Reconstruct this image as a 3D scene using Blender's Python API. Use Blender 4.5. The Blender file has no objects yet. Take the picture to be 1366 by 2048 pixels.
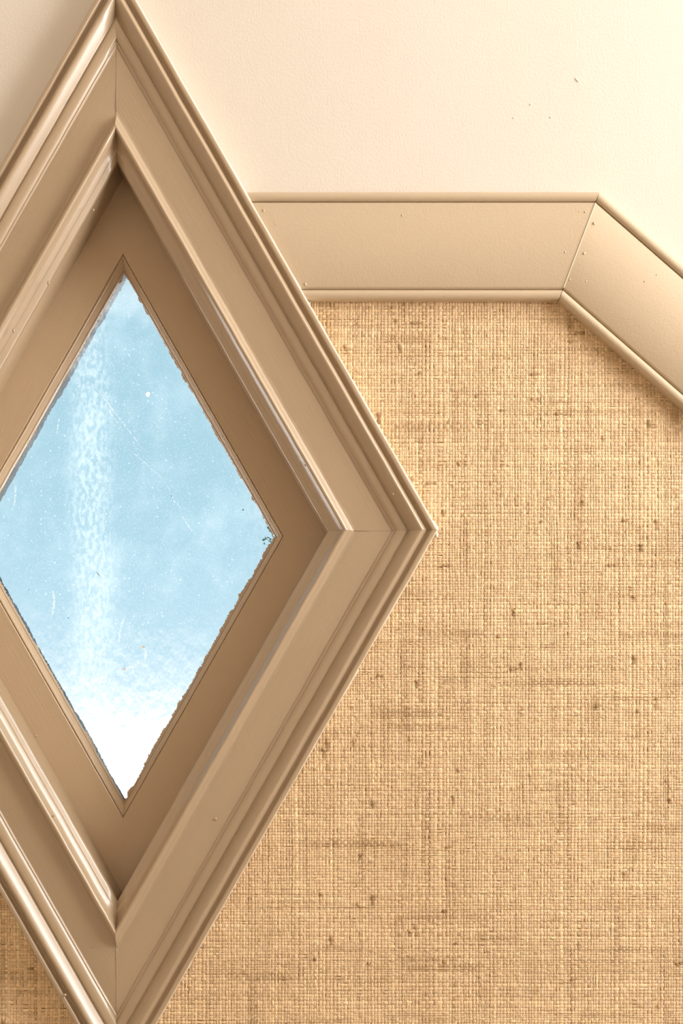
import bpy, math, random
import numpy as np
from mathutils import Vector, Matrix

random.seed(7)
rng = np.random.default_rng(11)
scene = bpy.context.scene
C = scene.collection

# ------------------------------------------------------------------ measures
S = 0.0004                 # metres per photograph pixel in the wall plane
D = 1.40                   # camera to wall plane
VX, VY = 683.0, 1430.0     # where the wall's normal meets the picture
HC = 1.40                  # camera height above the floor
K = 1.756                  # height : width of the diamond
CXP, CYP, W0 = 236.0, 1064.0, 636.0   # diamond centre and half width (outer edge)


def wx(px):
    return (px - VX) * S


def wz(py):
    return HC + (VY - py) * S


DC = Vector((wx(CXP), 0.0, wz(CYP)))

# ------------------------------------------------------------------ camera
cam_d = bpy.data.cameras.new('camera')
cam_d.sensor_fit = 'VERTICAL'
cam_d.sensor_height = 36.0
cam_d.sensor_width = 24.0
cam_d.lens = 36.0 * D / (2048 * S)
cam_d.shift_y = (VY - 1024) / 2048
cam_d.clip_start = 0.01
cam = bpy.data.objects.new('camera', cam_d)
C.objects.link(cam)
cam.location = (0, -D, HC)
cam.rotation_euler = (math.pi / 2, 0, 0)
scene.camera = cam

# ------------------------------------------------------------------ world: hazy daylight sky
world = bpy.data.worlds.new('sky')
scene.world = world
world.use_nodes = True
nt = world.node_tree
nt.nodes.clear()
tc = nt.nodes.new('ShaderNodeTexCoord')
sep = nt.nodes.new('ShaderNodeSeparateXYZ')
mr = nt.nodes.new('ShaderNodeMapRange')
mr.inputs['From Min'].default_value = -0.1
mr.inputs['From Max'].default_value = 0.5
ramp = nt.nodes.new('ShaderNodeValToRGB')
bg = nt.nodes.new('ShaderNodeBackground')
wo = nt.nodes.new('ShaderNodeOutputWorld')
nt.links.new(tc.outputs['Generated'], sep.inputs[0])
nt.links.new(sep.outputs['Z'], mr.inputs['Value'])
nt.links.new(mr.outputs[0], ramp.inputs[0])
nt.links.new(ramp.outputs[0], bg.inputs[0])
nt.links.new(bg.outputs[0], wo.inputs[0])
bg.inputs[1].default_value = 4.0
SKY = [(-0.085, (3.6, 3.6, 3.6)), (-0.048, (3.2, 3.2, 3.2)), (-0.014, (1.45, 1.48, 1.5)), (0.008, (0.80, 0.97, 1.06)), (0.050, (0.52, 0.775, 0.905)),
       (0.14, (0.43, 0.695, 0.81)), (0.32, (0.40, 0.66, 0.79)), (0.5, (0.30, 0.56, 0.76))]
ramp.color_ramp.interpolation = 'B_SPLINE'
els = ramp.color_ramp.elements
while len(els) < len(SKY):
    els.new(0.5)
for e, (z, c) in zip(els, SKY):
    e.position = (z + 0.1) / 0.6
    e.color = (*[q / 4.0 for q in c], 1)

# ------------------------------------------------------------------ light: daylight through the window in the right-hand wall
XR = 1.45
LW, LH = 0.76, 1.40                       # that window's opening (along y, along z)
LY, LZ = -0.66, 2.12
ld = bpy.data.lights.new('side_window_daylight', 'AREA')
ld.shape = 'RECTANGLE'
ld.size, ld.size_y = LW, LH
ld.energy = 46.5
ld.color = (1.0, 0.985, 0.965)
lo = bpy.data.objects.new('side_window_daylight', ld)
C.objects.link(lo)
lo.location = (XR + 0.05, LY, LZ)
lo.rotation_euler = (0, math.radians(90), 0)
# area light looks down its -Z: turn it to face -X, its x axis then runs along z
ld.size, ld.size_y = LH, LW

vs = scene.view_settings
vs.view_transform = 'Standard'
vs.look = 'None'
vs.exposure = 0.0
vs.gamma = 1.0
vs.use_curve_mapping = False


# ------------------------------------------------------------------ materials
class NT:
    def __init__(self, name):
        self.m = bpy.data.materials.new(name)
        self.m.use_nodes = True
        self.t = self.m.node_tree
        self.t.nodes.clear()
        self.out = self.n('ShaderNodeOutputMaterial')

    def n(self, typ, **kw):
        nd = self.t.nodes.new(typ)
        for k, v in kw.items():
            if k.startswith('i_'):
                nd.inputs[k[2:].replace('_', ' ')].default_value = v
            else:
                setattr(nd, k, v)
        return nd

    def l(self, a, b):
        self.t.links.new(a, b)

    def math(self, op, a, b=None, clamp=False):
        nd = self.n('ShaderNodeMath', operation=op)
        nd.use_clamp = clamp
        for i, v in enumerate((a, b)):
            if v is None:
                continue
            if isinstance(v, (int, float)):
                nd.inputs[i].default_value = v
            else:
                self.l(v, nd.inputs[i])
        return nd.outputs[0]

    def noise(self, vec, scale, detail=3, rough=0.5):
        nd = self.n('ShaderNodeTexNoise')
        nd.inputs['Scale'].default_value = scale
        nd.inputs['Detail'].default_value = detail
        nd.inputs['Roughness'].default_value = rough
        self.l(vec, nd.inputs['Vector'])
        return nd.outputs['Fac']

    def mapped(self, scale):
        t = self.n('ShaderNodeTexCoord')
        mp = self.n('ShaderNodeMapping')
        mp.inputs['Scale'].default_value = scale
        self.l(t.outputs['Object'], mp.inputs['Vector'])
        return mp.outputs[0]

    def smooth(self, v, a, b):
        nd = self.n('ShaderNodeMapRange')
        nd.interpolation_type = 'SMOOTHSTEP'
        nd.inputs['From Min'].default_value = a
        nd.inputs['From Max'].default_value = b
        self.l(v, nd.inputs['Value'])
        return nd.outputs[0]


def paint(name, col, rough, brush=0.0, stipple=0.0, stip_scale=900, var=0.03, tint=None, spec=0.5, coat=0.0):
    """Painted surface: own colour with slight unevenness; brush drag along local x, roller stipple."""
    T = NT(name)
    b = T.n('ShaderNodeBsdfPrincipled')
    T.l(b.outputs[0], T.out.inputs[0])
    b.inputs['Roughness'].default_value = rough
    b.inputs['Specular IOR Level'].default_value = spec
    b.inputs['Coat Weight'].default_value = coat
    b.inputs['Coat Roughness'].default_value = 0.24
    v0 = T.mapped((1, 1, 1))
    f = T.noise(v0, 9, 3)
    rmp = T.n('ShaderNodeValToRGB')
    T.l(f, rmp.inputs[0])
    c2 = tint or col
    rmp.color_ramp.elements[0].position = 0.3
    rmp.color_ramp.elements[1].position = 0.7
    rmp.color_ramp.elements[0].color = (*[x * (1 - var) for x in c2], 1)
    rmp.color_ramp.elements[1].color = (*[min(1, x * (1 + var)) for x in col], 1)
    T.l(rmp.outputs[0], b.inputs['Base Color'])
    h = None
    if brush:
        h = T.math('MULTIPLY', T.noise(T.mapped((14, 700, 700)), 1.0, 3, 0.6), brush)
    if stipple:
        s = T.math('MULTIPLY', T.noise(T.mapped((1, 1, 0.7)), stip_scale, 2, 0.5), stipple)
        h = s if h is None else T.math('ADD', h, s)
    if h is not None:
        bp = T.n('ShaderNodeBump')
        bp.inputs['Distance'].default_value = 0.001
        bp.inputs['Strength'].default_value = 1.0
        T.l(h, bp.inputs['Height'])
        T.l(bp.outputs[0], b.inputs['Normal'])
    return T.m


M = {}
M['wall'] = paint('cream_wall_paint', (0.765, 0.687, 0.605), 0.55, stipple=0.20, stip_scale=620, var=0.012)
M['room'] = paint('cream_room_paint', (0.86, 0.785, 0.68), 0.8, var=0.01)
M['floor'] = paint('oak_floor', (0.60, 0.49, 0.36), 0.5, var=0.1)
M['casing'] = paint('taupe_gloss_paint', (0.425, 0.306, 0.19), 0.42, spec=0.7, coat=0.9, brush=0.16, stipple=0.04, stip_scale=500)
M['sash'] = paint('taupe_sash_paint', (0.52, 0.38, 0.245), 0.36, brush=0.14, stipple=0.04, stip_scale=500)
M['trim'] = paint('beige_trim_paint', (0.562, 0.432, 0.293), 0.42, stipple=0.13, stip_scale=700, var=0.015)
M['caulk'] = paint('cream_caulk', (0.80, 0.69, 0.54), 0.5, stipple=0.5, stip_scale=300)
M['exterior'] = paint('weathered_exterior_paint', (0.030, 0.048, 0.054), 0.7, stipple=0.5, stip_scale=300, var=0.2)
M['scrape'] = paint('scraped_paint_edge', (0.50, 0.38, 0.26), 0.6, stipple=0.8, stip_scale=500, var=0.3)
M['backing'] = paint('paper_backing', (0.30, 0.17, 0.07), 0.8, var=0.1)



def mat_weave():
    T = NT('woven_raffia')
    b = T.n('ShaderNodeBsdfPrincipled')
    T.l(b.outputs[0], T.out.inputs[0])
    b.inputs['Roughness'].default_value = 0.55
    b.inputs['Specular IOR Level'].default_value = 0.3
    a = T.n('ShaderNodeAttribute', attribute_name='fibre')
    dirn = T.n('ShaderNodeAttribute', attribute_name='along')
    f1 = T.noise(T.mapped((1500, 1, 160)), 1.0, 2)     # fibres running up and down
    f2 = T.noise(T.mapped((160, 1, 1500)), 1.0, 2)     # fibres running across
    mx = T.n('ShaderNodeMix', data_type='FLOAT')
    T.l(dirn.outputs['Fac'], mx.inputs[0])
    T.l(f1, mx.inputs[2])
    T.l(f2, mx.inputs[3])
    k = T.math('ADD', T.math('MULTIPLY', mx.outputs[0], 0.5), 0.75)
    vm = T.n('ShaderNodeVectorMath', operation='SCALE')
    T.l(a.outputs['Color'], vm.inputs[0])
    T.l(k, vm.inputs['Scale'])
    T.l(vm.outputs[0], b.inputs['Base Color'])
    bp = T.n('ShaderNodeBump')
    bp.inputs['Distance'].default_value = 0.0004
    bp.inputs['Strength'].default_value = 0.8
    T.l(mx.outputs[0], bp.inputs['Height'])
    T.l(bp.outputs[0], b.inputs['Normal'])
    return T.m


M['weave'] = mat_weave()


def mat_leaf():
    T = NT('dark_green_leaf')
    d = T.n('ShaderNodeBsdfDiffuse')
    d.inputs[0].default_value = (0.02, 0.17, 0.075, 1)
    t = T.n('ShaderNodeBsdfTranslucent')
    t.inputs[0].default_value = (0.01, 0.16, 0.07, 1)
    m = T.n('ShaderNodeMixShader')
    T.l(T.smooth(T.noise(T.mapped((1, 1, 1)), 200, 2), 0.2, 0.9), m.inputs[0])
    T.l(d.outputs[0], m.inputs[1])
    T.l(t.outputs[0], m.inputs[2])
    T.l(m.outputs[0], T.out.inputs[0])
    return T.m


M['leaf'] = mat_leaf()


def mat_weave_far():
    """The same cloth where it runs on beyond the picture."""
    T = NT('woven_raffia_sheet')
    b = T.n('ShaderNodeBsdfPrincipled')
    T.l(b.outputs[0], T.out.inputs[0])
    b.inputs['Roughness'].default_value = 0.6
    ck = T.n('ShaderNodeTexChecker')
    ck.inputs['Scale'].default_value = 1 / 0.0024
    ck.inputs['Color1'].default_value = (0.70, 0.48, 0.28, 1)
    ck.inputs['Color2'].default_value = (0.58, 0.385, 0.21, 1)
    T.l(T.mapped((1, 0, 1)), ck.inputs['Vector'])
    T.l(ck.outputs[0], b.inputs['Base Color'])
    return T.m


M['weave_far'] = mat_weave_far()


def mat_glass():
    T = NT('old_window_glass')
    tr = T.n('ShaderNodeBsdfRefraction')
    tr.inputs['Roughness'].default_value = 0.0
    tr.inputs['IOR'].default_value = 1.45
    gl = T.n('ShaderNodeBsdfGlossy')
    gl.inputs['Roughness'].default_value = 0.03
    lw = T.n('ShaderNodeLayerWeight')
    lw.inputs['Blend'].default_value = 0.12
    m1 = T.n('ShaderNodeMixShader')
    T.l(T.math('MULTIPLY', lw.outputs['Fresnel'], 0.8), m1.inputs[0])
    T.l(tr.outputs[0], m1.inputs[1])
    T.l(gl.outputs[0], m1.inputs[2])
    wav = T.n('ShaderNodeBump')
    wav.inputs['Distance'].default_value = 0.00035
    T.l(T.noise(T.mapped((1, 4, 0.5)), 170, 2), wav.inputs['Height'])
    T.l(wav.outputs[0], tr.inputs['Normal'])
    T.l(wav.outputs[0], gl.inputs['Normal'])
    T.l(m1.outputs[0], T.out.inputs[0])
    return T.m


def mat_dust_glow():
    """rippled pale run down the pane, fine specks all over, glow near the edge painted in as whitening"""
    T = NT('dust_and_glow_on_glass')
    v = T.mapped((1, 1, 1))
    clear = T.n('ShaderNodeBsdfTransparent')
    sp = T.n('ShaderNodeSeparateXYZ')
    T.l(v, sp.inputs[0])
    wob = T.noise(T.mapped((0, 0, 1)), 9, 2)
    xx = T.math('SUBTRACT', sp.outputs['X'], T.math('MULTIPLY', T.math('SUBTRACT', wob, 0.5), 0.03))
    dx = T.math('ABSOLUTE', T.math('ADD', xx, 0.028))
    band = T.math('SUBTRACT', 1.0, T.smooth(dx, 0.004, 0.026))
    rip = T.smooth(T.noise(T.mapped((300, 1, 150)), 1.0, 3, 0.6), 0.40, 0.62)
    bandm = T.math('MULTIPLY', T.math('MULTIPLY', band, T.math('ADD', T.math('MULTIPLY', rip, 0.75), 0.15)), 0.44)
    vo = T.n('ShaderNodeTexVoronoi')
    vo.inputs['Scale'].default_value = 260
    T.l(T.mapped((1, 0, 1)), vo.inputs['Vector'])
    rnd = T.n('ShaderNodeSeparateColor')
    T.l(vo.outputs['Color'], rnd.inputs[0])
    dot = T.math('MULTIPLY', T.math('SUBTRACT', 1.0, T.smooth(vo.outputs['Distance'], 0.08, 0.24)), T.smooth(rnd.outputs[0], 0.55, 0.95))
    film = T.math('MULTIPLY', T.smooth(T.noise(v, 22, 4, 0.6), 0.42, 0.75), 0.2)
    grain = T.math('MULTIPLY', T.smooth(T.noise(v, 700, 2), 0.5, 0.75), 0.22)
    ax = T.math('MULTIPLY', T.math('ABSOLUTE', sp.outputs['X']), K)
    rad = T.math('ADD', ax, T.math('ABSOLUTE', sp.outputs['Z']))
    rim = T.math('MULTIPLY', T.smooth(T.math('ADD', rad, T.math('MULTIPLY', T.noise(v, 60, 4), 0.05)), 0.225, 0.26), 0.15)  # glow along the glass edges, painted as a pale veil
    cor = T.math('MULTIPLY', T.math('MULTIPLY', T.smooth(sp.outputs['X'], 0.085, 0.125), T.math('ADD', rip, 0.1)), 0.24)
    tip = T.math('MULTIPLY', T.smooth(T.math('ADD', sp.outputs['Z'], T.math('MULTIPLY', T.noise(v, 90, 3), 0.03)), 0.185, 0.215), 0.4)
    rim = T.math('ADD', rim, T.math('ADD', cor, tip))
    s = T.math('ADD', T.math('ADD', bandm, T.math('MULTIPLY', dot, 0.55)), T.math('ADD', film, T.math('ADD', grain, rim)), True)
    dirt = T.n('ShaderNodeBsdfTranslucent')
    dirt.inputs[0].default_value = (0.97, 0.98, 0.97, 1)
    m2 = T.n('ShaderNodeMixShader')
    T.l(T.math('MULTIPLY', s, 0.55), m2.inputs[0])
    T.l(clear.outputs[0], m2.inputs[1])
    T.l(dirt.outputs[0], m2.inputs[2])
    T.l(m2.outputs[0], T.out.inputs[0])
    return T.m


M['glass'] = mat_glass()
M['dust'] = mat_dust_glow()


def mat_scratch(name='scuffed_glass', col=(0.62, 0.64, 0.65), lo=0.36, hi=0.68):
    T = NT(name)
    d = T.n('ShaderNodeBsdfTranslucent')
    d.inputs[0].default_value = (*col, 1)
    t = T.n('ShaderNodeBsdfTransparent')
    m = T.n('ShaderNodeMixShader')
    T.l(T.smooth(T.noise(T.mapped((1, 1, 1)), 500, 2), lo, hi), m.inputs[0])
    T.l(t.outputs[0], m.inputs[1])
    T.l(d.outputs[0], m.inputs[2])
    T.l(m.outputs[0], T.out.inputs[0])
    return T.m


M['scratch'] = mat_scratch()
M['fleck_ochre'] = mat_scratch('dried_ochre_paint', (0.52, 0.40, 0.29), -0.6, -0.5)
M['fleck'] = mat_scratch('dried_white_paint', (0.62, 0.58, 0.53), -0.6, -0.5)
M['spot'] = mat_scratch('dried_spot', (0.95, 0.95, 0.95), -0.6, -0.5)


# ------------------------------------------------------------------ builders
def link(name, me, mat=None, parent=None, smooth=False, mw=None):
    if mat is not None:
        me.materials.append(M[mat])
    if smooth:
        me.polygons.foreach_set('use_smooth', [True] * len(me.polygons))
    o = bpy.data.objects.new(name, me)
    C.objects.link(o)
    if mw is not None:
        o.matrix_world = mw
    if parent is not None:
        o.parent = parent
        o.matrix_parent_inverse = parent.matrix_world.inverted()
    return o


def mesh(name, verts, faces):
    me = bpy.data.meshes.new(name)
    me.from_pydata([tuple(v) for v in verts], [], faces)
    me.update()
    import bmesh
    bm = bmesh.new()
    bm.from_mesh(me)
    bmesh.ops.recalc_face_normals(bm, faces=bm.faces)
    bm.to_mesh(me)
    bm.free()
    return me


def tag(o, label=None, cat=None, group=None, kind=None):
    for k, v in (('label', label), ('category', cat), ('group', group), ('kind', kind)):
        if v:
            o[k] = v
    return o


def empty(name, loc):
    o = bpy.data.objects.new(name, None)
    C.objects.link(o)
    o.location = loc
    bpy.context.view_layer.update()
    return o


def slab(name, x0, x1, y0, y1, z0, z1, mat, parent=None):
    v = [(x, y, z) for x in (x0, x1) for y in (y0, y1) for z in (z0, z1)]
    f = [(0, 1, 3, 2), (4, 6, 7, 5), (0, 4, 5, 1), (2, 3, 7, 6), (0, 2, 6, 4), (1, 5, 7, 3)]
    return link(name, mesh(name, v, f), mat, parent)


def loft(name, starts, ends, mat, parent, n=1, wob=None, sharp=35):
    """Closed profile swept straight from starts[i] to ends[i]; local x runs along the length."""
    A = [Vector(p) for p in starts]
    B = [Vector(p) for p in ends]
    ax = sum(((b - a) for a, b in zip(A, B)), Vector()).normalized()
    yv = Vector((0, 1, 0))
    zv = ax.cross(yv).normalized()
    org = (A[0] + B[0]) / 2
    R = Matrix((ax, yv, zv)).transposed().to_4x4()
    mw = Matrix.Translation(org) @ R
    inv = mw.inverted()
    P = len(A)
    vs_, fs = [], []
    for k in range(n + 1):
        t = k / n
        for i in range(P):
            p = A[i].lerp(B[i], t)
            if wob:
                p = p + wob(i, t)
            vs_.append(inv @ p)
    for k in range(n):
        for i in range(P):
            j = (i + 1) % P
            fs.append((k * P + i, k * P + j, (k + 1) * P + j, (k + 1) * P + i))
    fs.append(tuple(range(P)))
    fs.append(tuple(range(n * P, n * P + P)))
    o = link(name, mesh(name, vs_, fs), mat, parent, True, mw)
    o.data.set_sharp_from_angle(angle=math.radians(sharp))
    return o


def dcorner(i, w, h, c=DC):
    """Corner i (0 top, 1 right, 2 bottom, 3 left) of the diamond of half width w pixels, h metres proud of the wall."""
    dx, dz = [(0, K), (1, 0), (0, -K), (-1, 0)][i]
    return Vector((c.x + dx * w * S, -h, c.z + dz * w * S))


SIDES = [(3, 0), (0, 1), (1, 2), (2, 3)]      # upper left, upper right, lower right, lower left


def fair(P, n=3):
    """Catmull-Rom through the profile's face points; the first two and the last point stay as corners"""
    Q = P[1:-1]
    out = [P[0]]
    for i in range(len(Q) - 1):
        p0, p1, p2, p3 = Q[max(0, i - 1)], Q[i], Q[i + 1], Q[min(len(Q) - 1, i + 2)]
        for k in range(n):
            t = k / n
            out.append(tuple(0.5 * (2 * b + (c - a) * t + (2 * a - 5 * b + 4 * c - d) * t * t + (3 * b - a - 3 * c + d) * t ** 3)
                             for a, b, c, d in zip(p0, p1, p2, p3)))
    return out + [Q[-1], P[-1]]


def side_rail(name, side, prof, mat, parent, n=1, gap=0.00008, wob=None, sharp=35):
    a, b = SIDES[side]
    A = [dcorner(a, w, h) for w, h in prof]
    B = [dcorner(b, w, h) for w, h in prof]
    d = (B[0] - A[0]).normalized() * gap
    return loft(name, [p + d for p in A], [p - d for p in B], mat, parent, n, wob, sharp)


# ------------------------------------------------------------------ setting: room shell
XL, YB, ZT = -1.7, -3.0, 2.95
TH = 0.12


def wall_back():
    w = 580
    hole = [dcorner(i, w, 0) for i in range(4)]
    x0, x1, z0, z1 = XL - TH, XR + TH, 0.0, ZT
    out = [(DC.x, z1), (x1, z1), (x1, DC.z), (x1, z0), (DC.x, z0), (x0, z0), (x0, DC.z), (x0, z1)]
    v, f = [], []
    for y in (0.0, TH):
        v += [(p.x, y, p.z) for p in hole] + [(a, y, b) for a, b in out]
    ring = [(0, 4, 5), (0, 5, 6, 1), (1, 6, 7), (1, 7, 8, 2), (2, 8, 9), (2, 9, 10, 3), (3, 10, 11), (3, 11, 4, 0)]
    ring = [(0, 4, 5), (0, 5, 1), (1, 5, 6), (1, 6, 7), (1, 7, 2), (2, 7, 8), (2, 8, 9), (2, 9, 3), (3, 9, 10), (3, 10, 11), (3, 11, 0), (0, 11, 4)]
    for t in ring:
        f.append(t)
        f.append(tuple(i + 12 for i in reversed(t)))
    for i in range(4):
        j = (i + 1) % 4
        f.append((i, j, j + 12, i + 12))
    for i in range(8):
        j = (i + 1) % 8
        f.append((4 + i, 4 + j, 16 + j, 16 + i))
    o = link('wall_back', mesh('wall_back', v, f), 'wall')
    tag(o, 'cream painted plaster wall around the diamond window', kind='structure')
    return o


wb = wall_back()
tag(slab('floor', XL, XR, YB, 0, -0.1, 0, 'floor'), 'oak floor of the room', kind='structure')
tag(slab('ceiling', XL, XR, YB, 0, ZT, ZT + 0.1, 'room'), 'plain cream ceiling', kind='structure')
tag(slab('wall_left', XL - TH, XL, YB, 0, 0, ZT, 'room'), 'cream wall left of the diamond window', kind='structure')
tag(slab('wall_front', XL - TH, XR + TH, YB - TH, YB, 0, ZT, 'room'), 'cream wall facing the diamond window', kind='structure')


def wall_right():
    y0, y1, z0, z1 = LY - LW / 2, LY + LW / 2, LZ - LH / 2, LZ + LH / 2
    ys, zs = [YB, y0, y1, 0.0], [0.0, z0, z1, ZT]
    v, f = [], []
    for x in (XR, XR + TH):
        v += [(x, y, z) for y in ys for z in zs]
    idx = lambda s, i, j: s * 16 + i * 4 + j
    for i in range(3):
        for j in range(3):
            if i == 1 and j == 1:
                continue
            for s in (0, 1):
                f.append((idx(s, i, j), idx(s, i + 1, j), idx(s, i + 1, j + 1), idx(s, i, j + 1)))
    loop = [(1, 1), (2, 1), (2, 2), (1, 2)]
    for k in range(4):
        a, b = loop[k], loop[(k + 1) % 4]
        f.append((idx(0, *a), idx(0, *b), idx(1, *b), idx(1, *a)))
    loop = [(0, 0), (3, 0), (3, 3), (0, 3)]
    for k in range(4):
        a, b = loop[k], loop[(k + 1) % 4]
        f.append((idx(0, *a), idx(0, *b), idx(1, *b), idx(1, *a)))
    o = link('wall_right', mesh('wall_right', v, f), 'room')
    tag(o, 'cream wall with the bright side window opening', kind='structure')


wall_right()

# a nick in the plaster and two or three nibs
for (px, py, L, ang, wdt) in ((1153, 160, 13, 52, 2.2), (1061, 209, 4, 80, 1.5), (1027, 236, 4, 80, 1.5), (1101, 235, 4, 70, 1.6)):
    a = math.radians(-ang)
    d = Vector((math.cos(a), 0, math.sin(a))) * L * S / 2
    q = Vector((-math.sin(a), 0, math.cos(a))) * wdt * S
    c = Vector((wx(px), 0, wz(py)))
    up = Vector((0, -0.0006, 0))
    v = [c - d, c + q, c + d, c - q, c - d * .5 + up, c + d * .6 + up * 1.3]
    f = [(0, 1, 4), (1, 5, 4), (1, 2, 5), (2, 3, 5), (3, 4, 5), (3, 0, 4)]
    link('plaster_nib', mesh('plaster_nib', v, f), 'wall', wb)

# ------------------------------------------------------------------ dado trim: board with a bead along each edge
TT, TB = 392.0, 605.0                      # top and bottom edge of the level run
TX, SL = 1195.0, 0.875                     # top corner and slope of the falling run
SA = math.atan(SL)
TDX = (TB - TT) * math.tan(SA / 2)
BEAD = 19.0


def trim_pt(r, s, run, h):
    """r: 0 top edge .. 1 bottom edge; run 'L' far left end, 'M' mitre, 'D' end of the falling run."""
    py = TT + (TB - TT) * r
    mx = TX - TDX * r
    if run == 'M':
        x, y = mx, py
    elif run == 'L':
        x, y = s, py
    else:
        x, y = mx + s, py + SL * s
    return Vector((wx(x), -h, wz(y)))


trim = empty('trim_1', (wx(900), 0, wz(500)))
tag(trim, 'beige beaded dado board stepping down beside the diamond window', kind='structure')
hT = 0.012
full = TB - TT


def bead_prof(top):
    pts = []
    for k in range(9):
        a = math.pi * k / 8
        d = BEAD * 0.5 * (1 - math.cos(a))
        pts.append((d, 0.0096 + 0.0032 * math.sin(a)))
    pts = [(0, 0.0)] + pts + [(BEAD, 0.0)]
    return [((d / full) if top else (1 - d / full), h) for d, h in pts]


bo = (BEAD + 0.4) / full
bo2 = (BEAD + 3.5) / full
board_prof = [(bo, 0.0), (bo, 0.0096), (bo2, hT - 0.0006), (bo2 + 0.01, hT), (1 - bo2 - 0.01, hT), (1 - bo2, hT - 0.0006), (1 - bo, 0.0096), (1 - bo, 0.0)]


def dl_x(py):
    """x of the casing's outer right/left edge at photograph height py."""
    return (W0 - abs(py - CYP) / K)


def trim_run(kind, ends):
    def mk(name, prof, parent, sharp=40):
        A = [ends[0](r, h) for r, h in prof]
        B = [ends[1](r, h) for r, h in prof]
        d = (B[0] - A[0]).normalized() * 0.0002
        return loft(name, [p + d for p in A], [p - d for p in B], 'trim', parent, 1, None, sharp)
    bd = mk('board', board_prof, trim)
    mk('bead', bead_prof(True), bd)
    mk('bead', bead_prof(False), bd)
    return bd


edgeR = lambda r, h: trim_pt(r, CXP + dl_x(TT + full * r) - 3, 'L', h)
edgeL = lambda r, h: trim_pt(r, CXP - dl_x(TT + full * r) + 3, 'L', h)
b_level = trim_run('level', (edgeR, lambda r, h: trim_pt(r, 0, 'M', h)))
b_fall = trim_run('fall', (lambda r, h: trim_pt(r, 0, 'M', h), lambda r, h: trim_pt(r, 2000, 'D', h)))
b_left = trim_run('left', (lambda r, h: trim_pt(r, -3300, 'L', h), edgeL))

# the filled mitre: a fine ridge across the joint
mit = []
p0, p1 = trim_pt(bo2, 0, 'M', hT), trim_pt(1 - bo2, 0, 'M', hT)
sx = Vector((0.0006, 0, 0))
up = Vector((0, -0.0006, 0))
dn = Vector((0, 0.0004, 0))
link('mitre_filler', mesh('mitre_filler', [p0 - sx + dn, p0 + sx + dn, p0 + up, p1 - sx + dn, p1 + sx + dn, p1 + up],
     [(0, 1, 2), (3, 5, 4), (0, 2, 5, 3), (1, 4, 5, 2), (0, 3, 4, 1)]), 'caulk', trim)


def nib(px, py, h, r, mat, parent, el=1.0):
    """small bump or drip in the paint, h metres proud of the wall, r in photograph pixels"""
    c = Vector((wx(px), -h, wz(py)))
    s = (D - h) / D
    c = Vector((c.x * s, -h, HC + (c.z - HC) * s))
    v, f = [], []
    nr, ns = 3, 8
    for i in range(nr):
        a = math.pi / 2 * i / nr
        for j in range(ns):
            b = 2 * math.pi * j / ns
            v.append(c + Vector((math.cos(b) * math.cos(a) * r * S, -math.sin(a) * r * S * 0.8, math.sin(b) * math.cos(a) * r * S * el)))
    v.append(c + Vector((0, -r * S * 0.8, 0)))
    for i in range(nr - 1):
        for j in range(ns):
            k = (j + 1) % ns
            f.append((i * ns + j, i * ns + k, (i + 1) * ns + k, (i + 1) * ns + j))
    for j in range(ns):
        f.append(((nr - 1) * ns + j, (nr - 1) * ns + (j + 1) % ns, nr * ns))
    f.append(tuple(range(ns)))
    return link('paint_nib', mesh('paint_nib', v, f), mat, parent, True)


for px, py, r in ((1158, 423, 1.6), (1170, 424, 2.0), (804, 431, 2.0), (1130, 505, 2.2), (527, 421, 2.6), (611, 569, 3), (551, 448, 1.5)):
    nib(px, py, hT - 0.0002, r, 'trim', b_level, 1.3)
for px, py, r in ((1188, 447, 3.0), (1168, 507, 2.8), (1172, 563, 2.0), (1140, 560, 2.4), (1313, 550, 1.6), (1289, 563, 1.8)):
    nib(px, py, hT - 0.0002, r, 'trim', b_fall, 1.2)

# ------------------------------------------------------------------ woven wallcovering
def trim_low(px):
    mx = TX - TDX
    return np.where(px < mx, TB, TB + SL * (px - mx))


def field(a, n, amp):
    """smooth 1-d wander"""
    kn = rng.normal(0, 1, n + 3)
    t = np.linspace(0, n, a)
    i = t.astype(int)
    f = t - i
    f = f * f * (3 - 2 * f)
    return amp * (kn[i] * (1 - f) + kn[i + 1] * f)


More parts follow.
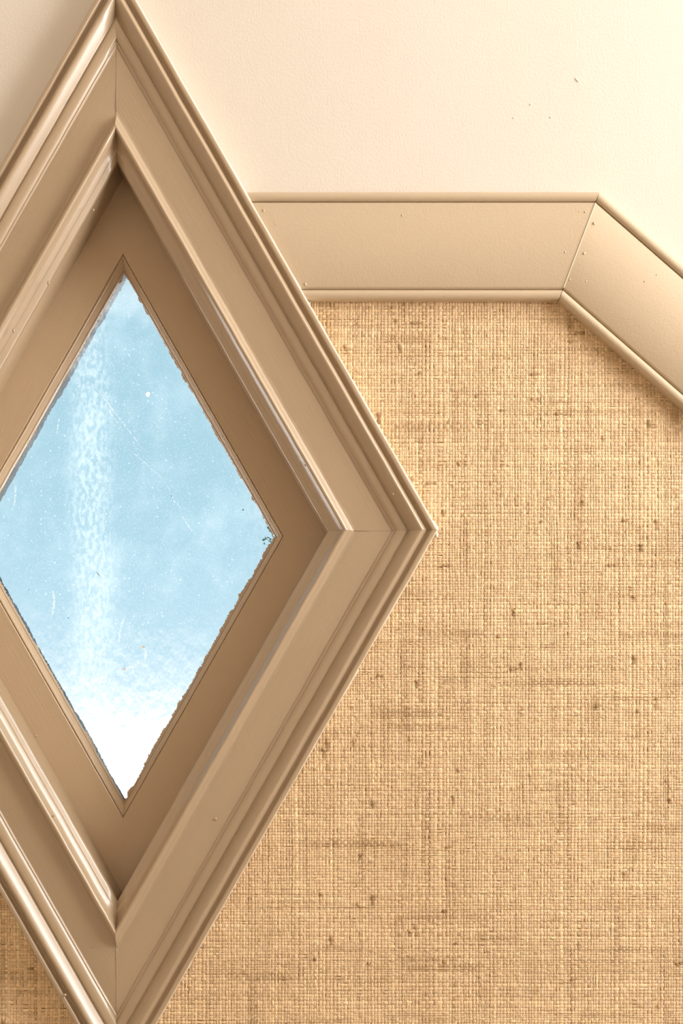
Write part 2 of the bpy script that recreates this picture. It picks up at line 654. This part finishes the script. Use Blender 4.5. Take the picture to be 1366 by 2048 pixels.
def weave():
    X0, X1, Y0, Y1 = -560.0, 1960.0, 596.0, 2330.0

    def threads(a, b, mean, sd):
        p, w = [], []
        x = a
        prev = mean
        while x < b:
            t = 0.35 * prev + 0.65 * rng.normal(mean, sd)
            t = float(np.clip(t, 3.0, 10.0))
            if rng.random() < 0.05:
                t = 3.2
            if rng.random() < 0.03:
                t = mean * 1.55
            prev = t
            p.append(x + t / 2)
            w.append(t)
            x += t
        return np.array(p), np.array(w)
    xs, ww = threads(X0, X1, 6.1, 1.25)
    zs, wh = threads(Y0, Y1, 5.5, 1.2)
    nx, nz = len(xs), len(zs)
    wanx = np.stack([field(nz, max(2, nz // 22), 0.9) for _ in range(nx)])
    wanx = (wanx + np.roll(wanx, 1, 0) + np.roll(wanx, -1, 0)) / 2.2
    wanz = np.stack([field(nx, max(2, nx // 22), 0.9) for _ in range(nz)], 1)
    wanz = (wanz + np.roll(wanz, 1, 1) + np.roll(wanz, -1, 1)) / 2.2
    # each thread's own tone, changing slowly along its length
    tonx = np.stack([1 + rng.normal(0, 0.055) + field(nz, max(2, nz // 14), 0.085) for _ in range(nx)])
    tonz = np.stack([1 + rng.normal(0, 0.05) + field(nx, max(2, nx // 14), 0.08) for _ in range(nz)], 1)
    # fibre batches: darker runs several threads wide
    for _ in range(720):
        i, j = rng.integers(0, nx), rng.integers(0, nz)
        dk = rng.uniform(0.80, 0.93) if rng.random() < 0.7 else rng.uniform(1.03, 1.1)
        if rng.random() < 0.5:
            tonx[i:i + rng.integers(1, 4), j:j + rng.integers(8, 34)] *= dk
            tonz[i:i + 3, j:j + 20] *= (dk + 1) / 2
        else:
            tonz[i:i + rng.integers(8, 34), j:j + rng.integers(1, 4)] *= dk
            tonx[i:i + 20, j:j + 3] *= (dk + 1) / 2
    kink = np.ones((nx, nz))
    knot = np.zeros((nx, nz))
    for _ in range(360):               # knots and dark slubs
        i, j = rng.integers(0, nx), rng.integers(0, nz)
        L = rng.integers(1, 4)
        dk = rng.uniform(0.5, 0.82)
        if rng.random() < 0.6:
            kink[i, j:j + L + 1] *= dk
        else:
            kink[i:i + L, j] *= dk
        knot[i, j] = 1
    I, J = np.meshgrid(np.arange(nx), np.arange(nz), indexing='ij')
    px = xs[I] + wanx
    py = zs[J] + wanz
    warp = ((I + J) % 2 == 0)
    flip = rng.random((nx, nz)) < 0.03            # skipped crossings
    warp = warp ^ flip
    w1 = ww[I] * (1 + rng.normal(0, 0.05, (nx, nz)))
    h1 = wh[J] * (1 + rng.normal(0, 0.05, (nx, nz)))
    keep = (py > trim_low(px) - 4) & ((np.abs(px - CXP) + np.abs(py - CYP) / K) > W0 - 7) & (np.abs(px - CXP) < 1e6)
    tone = np.where(warp, tonx, tonz) * kink * (1 + rng.normal(0, 0.06, (nx, nz)))
    tone = np.clip(tone, 0.25, 1.45)
    hue = rng.normal(0, 1, (nx, nz)) * 0.45 + np.where(warp, rng.normal(0, 1, nx)[I], rng.normal(0, 1, nz)[J]) * 0.3
    sel = np.nonzero(keep.ravel())[0]
    px, py, warp, w1, h1, tone, hue, knot = [a.ravel()[sel] for a in (px, py, warp, w1, h1, tone, hue, knot)]
    n = len(sel)
    print('weave crossings', n)
    gx = np.array([-0.43, -0.35, 0.35, 0.43])     # across the strand
    ga = np.array([-0.72, -0.50, 0.50, 0.72])     # along the strand
    hx = np.array([0.10, 0.96, 0.96, 0.10])
    ha = np.array([0.0, 1.0, 1.0, 0.0])
    A, B = np.meshgrid(ga, gx, indexing='ij')
    HH = (ha[:, None] * hx[None, :])
    A, B, HH = A.ravel(), B.ravel(), HH.ravel()
    wa = warp[:, None]
    U = np.where(wa, B[None], A[None]) * w1[:, None]
    V = np.where(wa, A[None], B[None]) * h1[:, None]
    rot = rng.normal(0, 0.05, n) + knot * rng.normal(0, 0.5, n)
    c, s = np.cos(rot)[:, None], np.sin(rot)[:, None]
    U, V = U * c - V * s, U * s + V * c
    top = (0.00052 * (1 + rng.normal(0, 0.16, n)) + knot * 0.0006)[:, None]
    X = (px[:, None] + U - VX) * S
    Z = HC + (VY - (py[:, None] + V)) * S
    Y = -(0.0004 + top * HH[None] + rng.normal(0, 0.00003, (n, 16)))
    co = np.stack([X, Y, Z], -1).reshape(-1, 3).astype(np.float32)
    q = np.array([[r * 4 + k, r * 4 + k + 1, r * 4 + 5 + k, r * 4 + 4 + k] for r in range(3) for k in range(3)])
    # warp patches are mirrored against weft ones: keep every face turned to the room
    qf = q[:, ::-1]
    faces = np.where(warp[:, None, None], q[None], qf[None]) + (np.arange(n) * 16)[:, None, None]
    faces = faces.reshape(-1, 4)
    me = bpy.data.meshes.new('woven_wallcovering')
    me.from_pydata(co, [], faces)
    me.polygons.foreach_set('use_smooth', np.ones(len(faces), dtype=bool))
    me.update()
    base = np.array([0.80, 0.578, 0.352])
    col = base[None] * tone[:, None]
    col[:, 0] *= 1 + 0.02 * hue
    col[:, 2] *= 1 - 0.045 * hue
    col = np.clip(col, 0.02, 0.95)
    col[:, 1] *= np.clip(tone, 0.4, 1) ** 0.18          # darker stained fibre is also redder
    col[:, 2] *= np.clip(tone, 0.4, 1) ** 0.45
    rgba = np.ones((n, 16, 4), dtype=np.float32)
    rgba[:, :, :3] = col[:, None, :]
    at = me.attributes.new('fibre', 'FLOAT_COLOR', 'POINT')
    at.data.foreach_set('color', rgba.ravel())
    al = me.attributes.new('along', 'FLOAT', 'POINT')
    al.data.foreach_set('value', np.repeat(np.where(warp, 0.0, 1.0), 16).astype(np.float32))
    o = link('woven_wallcovering', me, 'weave')
    tag(o, 'straw coloured woven raffia wallcovering below the beige dado board', 'wallcovering', kind='stuff')
    # paper the strands are laid on, running on past the strands
    def sheet(name, pts, mat, yy):
        v = [(wx(a), -yy, wz(b)) for a, b in pts] + [(wx(a), -0.00002, wz(b)) for a, b in pts]
        k = len(pts)
        f = [tuple(range(k)), tuple(range(2 * k - 1, k - 1, -1))] + [(i, (i + 1) % k, k + (i + 1) % k, k + i) for i in range(k)]
        return link(name, mesh(name, v, f), mat, o)
    e = W0 - 8
    xl = (XL / S) + VX
    xr = (XR / S) + VX
    lowy = (HC - 0.02) / S + VY
    R = lambda y: CXP + e - abs(y - CYP) / K
    Lf = lambda y: CXP - e + abs(y - CYP) / K
    mx = TX - TDX
    xs0, xs1, yb = X0 + 2, X1 - 2, Y1 - 2
    ye = 600 + SL * (xs1 - mx)
    sheet('paper_backing', [(R(600), 600), (mx, 600), (xs1, ye), (xs1, yb), (CXP, yb), (CXP, CYP + e * K), (CXP + e, CYP)], 'backing', 0.00045)
    sheet('paper_backing', [(Lf(600), 600), (CXP - e, CYP), (CXP, CYP + e * K), (CXP, yb), (xs0, yb), (xs0, 600)], 'backing', 0.00045)
    sheet('paper_sheet', [(xs1, ye), (xr, 600 + SL * (xr - mx)), (xr, lowy), (xs1, lowy)], 'weave_far', 0.0009)
    sheet('paper_sheet', [(xl, 600), (xs0, 600), (xs0, lowy), (xl, lowy)], 'weave_far', 0.0009)
    sheet('paper_sheet', [(xs0, yb), (xs1, yb), (xs1, lowy), (xs0, lowy)], 'weave_far', 0.0009)
    return o


weave()

# ------------------------------------------------------------------ the diamond window
win = empty('window_1', (DC.x, 0, DC.z))
tag(win, 'diamond-shaped window in a deep moulded taupe casing', kind='structure')

mm = 0.001
# profiles: (inset in pixels measured at the side corner, millimetres proud of the wall)
P_BACK = [(0, 0), (0, 16.0), (0.8, 16.8), (2, 17.3), (8, 17.4), (10.5, 16.8), (12.5, 15.4), (15.5, 14.2), (18, 14.0), (20.5, 14.9),
          (24, 17.4), (28, 18.9), (32, 19.0), (37, 18.1), (42, 16.7), (47, 14.9), (51, 13.3), (54, 12.1), (56, 11.7), (57.5, 12.2), (60, 12.8),
          (66, 12.9), (73, 12.5), (78, 11.8), (81, 11.0), (82.5, 10.4), (84, 10.3), (85.5, 10.4), (87, 10.0), (89, 9.6), (89, 0)]
P_BOARD = [(87.5, 0), (87.5, 9.4), (92, 9.5), (120, 9.7), (150, 9.5), (161, 9.5), (161, 0)]
P_INNER = [(156, 0), (156, 9.4), (162, 9.6), (166, 10.0), (168.5, 11.0), (171, 12.9), (174, 14.9), (177.5, 16.2), (181, 16.6), (184.5, 16.0), (187, 14.6),
           (190, 12.4), (193, 10.8), (197, 9.4), (203, 7.9), (205, 7.6), (211, 6.2), (215, 5.2), (216.6, 4.0), (217.2, 1.6), (217.5, 0), (214, -1), (156, -1)]
P_BACK = fair(P_BACK)
P_INNER = fair(P_INNER[:-2]) + P_INNER[-2:]
P_JAMB = [(196, 2.0), (217.0, 0.0), (218.6, -6), (219.5, -33), (196, -33)]
# sash: half widths, depth behind the wall plane
P_SASH = [(432, -32.0), (330.3, -32.2), (328.8, -32.6), (328.8, -56), (432, -56)]
P_GBEAD = [(329.1, -33.6), (327.4, -34.0), (326.0, -33.0), (324.2, -33.2), (323.2, -34.6), (321, -35.2), (313.6, -40.0), (312.6, -39.7), (311.2, -40.4), (310.4, -44), (329.1, -44)]
P_EXT = [(331.0, -47.2), (314.5, -47.2), (313, -52), (313, -65), (331.0, -65)]


def wobble(amp, seed, n):
    r = random.Random(seed)
    k = [[r.uniform(-1, 1) for _ in range(3)] for _ in range(n + 2)]

    def f(i, t):
        if t in (0.0, 1.0):
            return Vector((0, 0, 0))
        j = min(n, int(t * n))
        u = t * n - j
        u = u * u * (3 - 2 * u)
        return Vector([amp * (k[j][q] * (1 - u) + k[j + 1][q] * u) for q in range(3)])
    return f


names = ['upper left', 'upper right', 'lower right', 'lower left']
casings, inners = [], []
for s in range(4):
    pr = lambda P: [(W0 - d, h * mm) for d, h in P]
    cb = side_rail('casing_board', s, pr(P_BOARD), 'casing', win, 1)
    bb = side_rail('backband', s, pr(P_BACK), 'casing', cb, 24, 0.00005, wobble(0.00015, 40 + s, 24), 62)
    im = side_rail('inner_moulding', s, pr(P_INNER), 'casing', cb, 24, 0.00005, wobble(0.00015, 60 + s, 24), 62)
    jm = side_rail('jamb', s, pr(P_JAMB), 'casing', win, 1, 0.0)
    sr = side_rail('sash_rail', s, [(w, h * mm) for w, h in P_SASH], 'sash', win, 1, 0.00005)
    gb = side_rail('glazing_bead', s, [(w, h * mm) for w, h in P_GBEAD], 'sash', sr, 16, 0.00005, wobble(0.00015, 80 + s, 16), 30)
    ex = side_rail('exterior_stop', s, [(w, h * mm) for w, h in P_EXT], 'exterior', win, 20, 0.0, wobble(0.0006, 90 + s, 20))
    casings.append(cb)
    inners.append(im)

# paint nibs and drips on the casing
for px, py, r, h, e in ((97, 566, 2.6, 13.0, 1.9), (27, 661, 2.8, 13.0, 1.7), (23, 443, 1.6, 11, 1.6), (67, 262, 1.6, 19, 1.4), (187, 420, 1.8, 14, 1.8)):
    nib(px, py, h * mm, r, 'casing', casings[0], e)
for px, py, r, h in ((310, 168, 1.6, 14), (508, 470, 2.0, 20), (432, 602, 1.6, 16), (611, 930, 2.2, 14), (786, 988, 1.8, 19)):
    nib(px, py, h * mm, r, 'casing', casings[1], 1.3)
for px, py, r, h in ((431, 1638, 3.0, 10), (700, 1358, 2.4, 15), (834, 1105, 2.0, 13), (584, 1234, 2.0, 12)):
    nib(px, py, h * mm, r, 'casing', casings[2], 1.0)
for px, py, r, h in ((72, 1472, 2.6, 9), (130, 1990, 3.4, 18), (187, 1893, 2.0, 10), (107, 1632, 2.4, 15)):
    nib(px, py, h * mm, r, 'casing', casings[3], 1.0)


# paint ridges built up in the mitres
def ridge(ci, d0, d1, h0, h1, w):
    a, b = dcorner(ci, W0 - d0, h0 * mm), dcorner(ci, W0 - d1, h1 * mm)
    q = Vector((1, 0, 0)) if ci in (0, 2) else Vector((0, 0, 1))
    q = q * w * S
    dn, up = Vector((0, 0.0004, 0)), Vector((0, -0.0004, 0))
    v = []
    rr = random.Random(ci)
    for k in range(13):
        p = a.lerp(b, k / 12) + q * rr.uniform(-0.5, 0.5)
        v += [p - q + dn, p + up * rr.uniform(0.4, 1.2), p + q + dn]
    f = [(k * 3 + i, k * 3 + j, k * 3 + 3 + j, k * 3 + 3 + i) for k in range(12) for i, j in ((0, 1), (1, 2), (2, 0))]
    f += [(0, 1, 2), (36, 37, 38)]
    link('mitre_ridge', mesh('mitre_ridge', v, f), 'casing', win, True)


ridge(2, 92, 164, 9.6, 9.7, 1.1)
ridge(1, 92, 166, 9.6, 9.9, 0.8)
ridge(0, 95, 163, 9.6, 9.7, 0.7)
ridge(2, 166, 182, 10.2, 16.6, 2.0)


# caulk: an uneven cream line where the casing meets wall, dado and cloth
def caulk(side, seed, amp0, amp1):
    r = random.Random(seed)
    a, b = SIDES[side]
    A, B = dcorner(a, W0, 0), dcorner(b, W0, 0)
    ax = (B - A).normalized()
    nrm = Vector((A.x + B.x, 0, A.z + B.z)) / 2 - DC
    q = ax.cross(Vector((0, 1, 0)))
    if q.dot(nrm) < 0:
        q = -q
    n = 220
    v, f = [], []
    wd = 1.5
    for k in range(n + 1):
        t = k / n
        if r.random() < 0.35:
            wd = 0.6 * wd + 0.4 * r.uniform(amp0, amp1) + (r.uniform(0.6, 2.2) if r.random() < 0.06 else 0)
        p = A.lerp(B, t)
        w = wd * S
        v += [p - q * 0.002 + Vector((0, -0.0145, 0)), p + q * 0.15 * S + Vector((0, -0.0145 - r.uniform(0, 0.0006), 0)),
              p + q * w * 0.6 + Vector((0, -0.012 - r.uniform(0, 0.001), 0)), p + q * w + Vector((0, 0.0, 0)), p - q * 0.002]
    for k in range(n):
        for i in range(5):
            j = (i + 1) % 5
            f.append((k * 5 + i, k * 5 + j, k * 5 + 5 + j, k * 5 + 5 + i))
    f += [(0, 1, 2, 3, 4), tuple(n * 5 + i for i in range(5))]
    link('caulk_line', mesh('caulk_line', v, f), 'caulk', win, True)


caulk(0, 1, 0.1, 0.9)
caulk(1, 2, 3.6, 6.2)
caulk(2, 3, 0.8, 2.6)
caulk(3, 4, 0.1, 0.9)
for px, py, r, e in ((871, 1058, 6.5, 1.5), (873, 1070, 4.5, 1.6), (868, 1048, 4, 1.8), (617, 603, 6.0, 1.5), (612, 594, 4.5, 1.6)):
    o = nib(px, py, 0.0003, r, 'caulk', win, e)
    o.name = 'filler_dab'

# ------------------------------------------------------------------ glass
GY = 0.0440
pane_w = 324.0
v, f = [], []
for y in (GY, GY + 0.003):
    for i in range(4):
        p = dcorner(i, pane_w, -y)
        v.append((p.x - DC.x, y - GY, p.z - DC.z))
f = [(0, 1, 2, 3), (7, 6, 5, 4), (0, 4, 5, 1), (1, 5, 6, 2), (2, 6, 7, 3), (3, 7, 4, 0)]
pane = link('glass_pane', mesh('glass_pane', v, f), 'glass', win, False, Matrix.Translation((DC.x, GY, DC.z)))
tag(pane, 'rippled dusty old glass')


GOUT = GY + 0.003
fq = [dcorner(i, 313.0, -(GOUT + 0.0002)) for i in range(4)]
link('dust_glow_film', mesh('dust_glow_film', [(p.x - DC.x, 0, p.z - DC.z) for p in fq], [(0, 1, 2, 3)]), 'dust', pane, False,
     Matrix.Translation((DC.x, GOUT + 0.0002, DC.z)))


def gp(px, py, y=GOUT + 0.0006):
    """point on the glass seen at a photograph pixel"""
    s = (D + y) / D
    return Vector((wx(px) * s, y, HC + (wz(py) - HC) * s))


# ragged paint left on the glass along the four beads
def scrape(side, seed, base, jag, chance):
    r = random.Random(seed)
    a, b = SIDES[side]
    A, B = dcorner(a, 311.6, -GY), dcorner(b, 311.6, -GY)
    ax = (B - A).normalized()
    q = ax.cross(Vector((0, 1, 0)))
    if q.dot(DC - (A + B) / 2) < 0:
        q = -q
    n = 420
    v, f = [], []
    wd = base
    tgt = base
    for k in range(n + 1):
        t = k / n
        if r.random() < chance:
            tgt = max(0.0, r.gauss(base, jag))
        wd = 0.62 * wd + 0.38 * tgt
        w = max(0.05, wd + r.gauss(0, jag * 0.4)) * S
        p = A.lerp(B, t)
        v += [p + Vector((0, -0.0001, 0)), p + q * w + Vector((0, -0.0001, 0)), p + q * w * 0.6 + Vector((0, -0.0011, 0)), p + Vector((0, -0.0014, 0))]
    for k in range(n):
        for i in range(4):
            j = (i + 1) % 4
            f.append((k * 4 + i, k * 4 + j, k * 4 + 4 + j, k * 4 + 4 + i))
    f += [(0, 1, 2, 3), tuple(n * 4 + i for i in range(4))]
    link('scraped_paint', mesh('scraped_paint', v, f), 'scrape', pane)


scrape(0, 21, 1.5, 1.6, 0.06)
scrape(1, 22, 1.8, 1.3, 0.12)
scrape(2, 23, 5.2, 2.1, 0.11)
scrape(3, 24, 2.0, 1.8, 0.05)


def smear(name, pts, w, mat, seed=0):
    """thin raised smear along photograph points on the glass"""
    r = random.Random(seed)
    P = [gp(*p) for p in pts]
    v, f = [], []
    n = len(P)
    for k, p in enumerate(P):
        d = (P[min(n - 1, k + 1)] - P[max(0, k - 1)]).normalized()
        q = Vector((-d.z, 0, d.x))
        ww = w * S * (0.25 if k in (0, n - 1) else r.uniform(0.75, 1.2))
        v += [p + q * ww, p - q * ww, p + Vector((0, 0.00035, 0))]
    for k in range(n - 1):
        for i, j in ((1, 2), (2, 0)):
            f.append((k * 3 + i, k * 3 + j, k * 3 + 3 + j, k * 3 + 3 + i))
    return link(name, mesh(name, v, f), mat, pane)


smear('paint_smear', [(249, 1234), (246, 1243), (242, 1252), (240, 1264), (238, 1280), (237, 1287)], 2.4, 'scratch', 1)
smear('paint_smear', [(286, 1293), (290, 1297), (292, 1305), (291, 1316), (290, 1322)], 2.4, 'scratch', 2)
smear('paint_smear', [(250, 1338), (260, 1334), (270, 1329), (280, 1324)], 4.0, 'scratch', 3)
smear('paint_smear', [(105, 1178), (109, 1195), (107, 1215), (102, 1240)], 3.0, 'scratch', 4)
smear('paint_smear', [(27, 955), (31, 975), (31, 998), (25, 1018)], 2.0, 'scratch', 5)
smear('paint_smear', [(121, 830), (116, 850), (113, 873)], 1.6, 'scratch', 6)
r5 = random.Random(5)
for (x0, y0, x1, y1, w) in ((180, 760, 290, 905, 1.0), (190, 772, 245, 862, 0.9), (215, 840, 246, 862, 0.9), (262, 902, 330, 960, 0.9), (256, 885, 285, 902, 0.7),
                            (205, 690, 228, 735, 0.8), (343, 992, 362, 1020, 1.3), (362, 1025, 384, 1062, 1.2), (318, 700, 322, 712, 0.8), (452, 1120, 465, 1140, 0.8),
                            (330, 965, 345, 992, 0.8), (310, 840, 318, 858, 0.8), (288, 1166, 297, 1178, 0.9), (262, 610, 266, 640, 1.0)):
    pts = [(x0 + (x1 - x0) * t + r5.gauss(0, 1.0), y0 + (y1 - y0) * t + r5.gauss(0, 0.8)) for t in (0, .2, .4, .6, .8, 1)]
    smear('scratch', pts, w, 'scratch', int(x0))


def fleck(px, py, r, mat, seed):
    rr = random.Random(seed)
    c = gp(px, py)
    n = 9
    v = [c + Vector((0, 0.0004, 0))]
    for j in range(n):
        b = 2 * math.pi * j / n
        k = r * S * rr.uniform(0.75, 1.2)
        v.append(c + Vector((math.cos(b) * k, 0.0, math.sin(b) * k)))
    f = [(0, 1 + j, 1 + (j + 1) % n) for j in range(n)]
    return link('paint_fleck', mesh('paint_fleck', v, f), mat, pane)


fleck(296, 789, 4.8, 'spot', 1)
fleck(286, 1294, 3.4, 'fleck_ochre', 2)
fleck(249, 1339, 3.6, 'fleck_ochre', 3)
fleck(208, 1308, 2.2, 'fleck', 4)
fleck(343, 992, 1.1, 'exterior', 5)
fleck(486, 1020, 1.6, 'exterior', 6)
fleck(58, 1180, 1.0, 'exterior', 7)
fleck(137, 1236, 1.2, 'exterior', 8)
fleck(230, 1509, 1.0, 'exterior', 9)
smear('dark_hair', [(193, 1144), (197, 1149), (201, 1154)], 0.7, 'exterior', 9)

# ------------------------------------------------------------------ leafy sprig outside, by the right-hand corner of the glass
sprig = empty('ivy_sprig', gp(560, 1090, 0.074))
tag(sprig, 'tiny dark green leafy sprig outside the right corner of the glass', 'sprig')


def leaf(px0, py0, px1, py1, w, y):
    a, b = gp(px0, py0, y), gp(px1, py1, y + 0.003)
    d = (b - a)
    q = Vector((-d.z, 0, d.x)).normalized() * w * S
    m1, m2 = a.lerp(b, 0.3), a.lerp(b, 0.7)
    fold = Vector((0, 0.0012, 0))
    v = [a, m1 + q + fold, m2 + q * 0.9 + fold, b, m2 - q * 0.9 + fold, m1 - q + fold, m1, m2]
    v2 = [p + Vector((0, 0.0004, 0)) for p in v]
    f = [(0, 6, 1), (1, 6, 7, 2), (2, 7, 3), (0, 5, 6), (5, 4, 7, 6), (4, 3, 7)]
    f += [tuple(i + 8 for i in reversed(t)) for t in f]
    rim = [0, 1, 2, 3, 4, 5]
    f += [(rim[i], rim[(i + 1) % 6], rim[(i + 1) % 6] + 8, rim[i] + 8) for i in range(6)]
    return link('leaf', mesh('leaf', v + v2, f), 'leaf', sprig)


def stem(pts, y):
    P = [gp(*p, y) for p in pts]
    v, f = [], []
    for p in P:
        for j in range(4):
            b = math.pi / 2 * j
            v.append(p + Vector((math.cos(b), 0, math.sin(b))) * 0.0003 + Vector((0, (j % 2) * 0.0003, 0)))
    for k in range(len(P) - 1):
        for j in range(4):
            f.append((k * 4 + j, k * 4 + (j + 1) % 4, k * 4 + 4 + (j + 1) % 4, k * 4 + 4 + j))
    f += [(0, 1, 2, 3), tuple(len(v) - 4 + j for j in range(4))]
    return link('stem', mesh('stem', v, f), 'leaf', sprig)


stem([(556, 1098), (548, 1078), (543, 1064), (538, 1050)], 0.076)
stem([(552, 1092), (543, 1086), (535, 1080), (528, 1077)], 0.078)
for L in ((534, 1052, 541, 1058, 2.2), (539, 1054, 545, 1068, 1.8), (538, 1058, 541, 1063, 1.6), (543, 1064, 547, 1072, 1.8), (544, 1070, 548, 1078, 1.4),
          (523, 1080, 533, 1080, 2.6), (529, 1072, 534, 1079, 1.3), (535, 1074, 543, 1081, 1.3), (538, 1080, 545, 1086, 1.2), (529, 1086, 532, 1089, 1.2)):
    leaf(*L, 0.077)
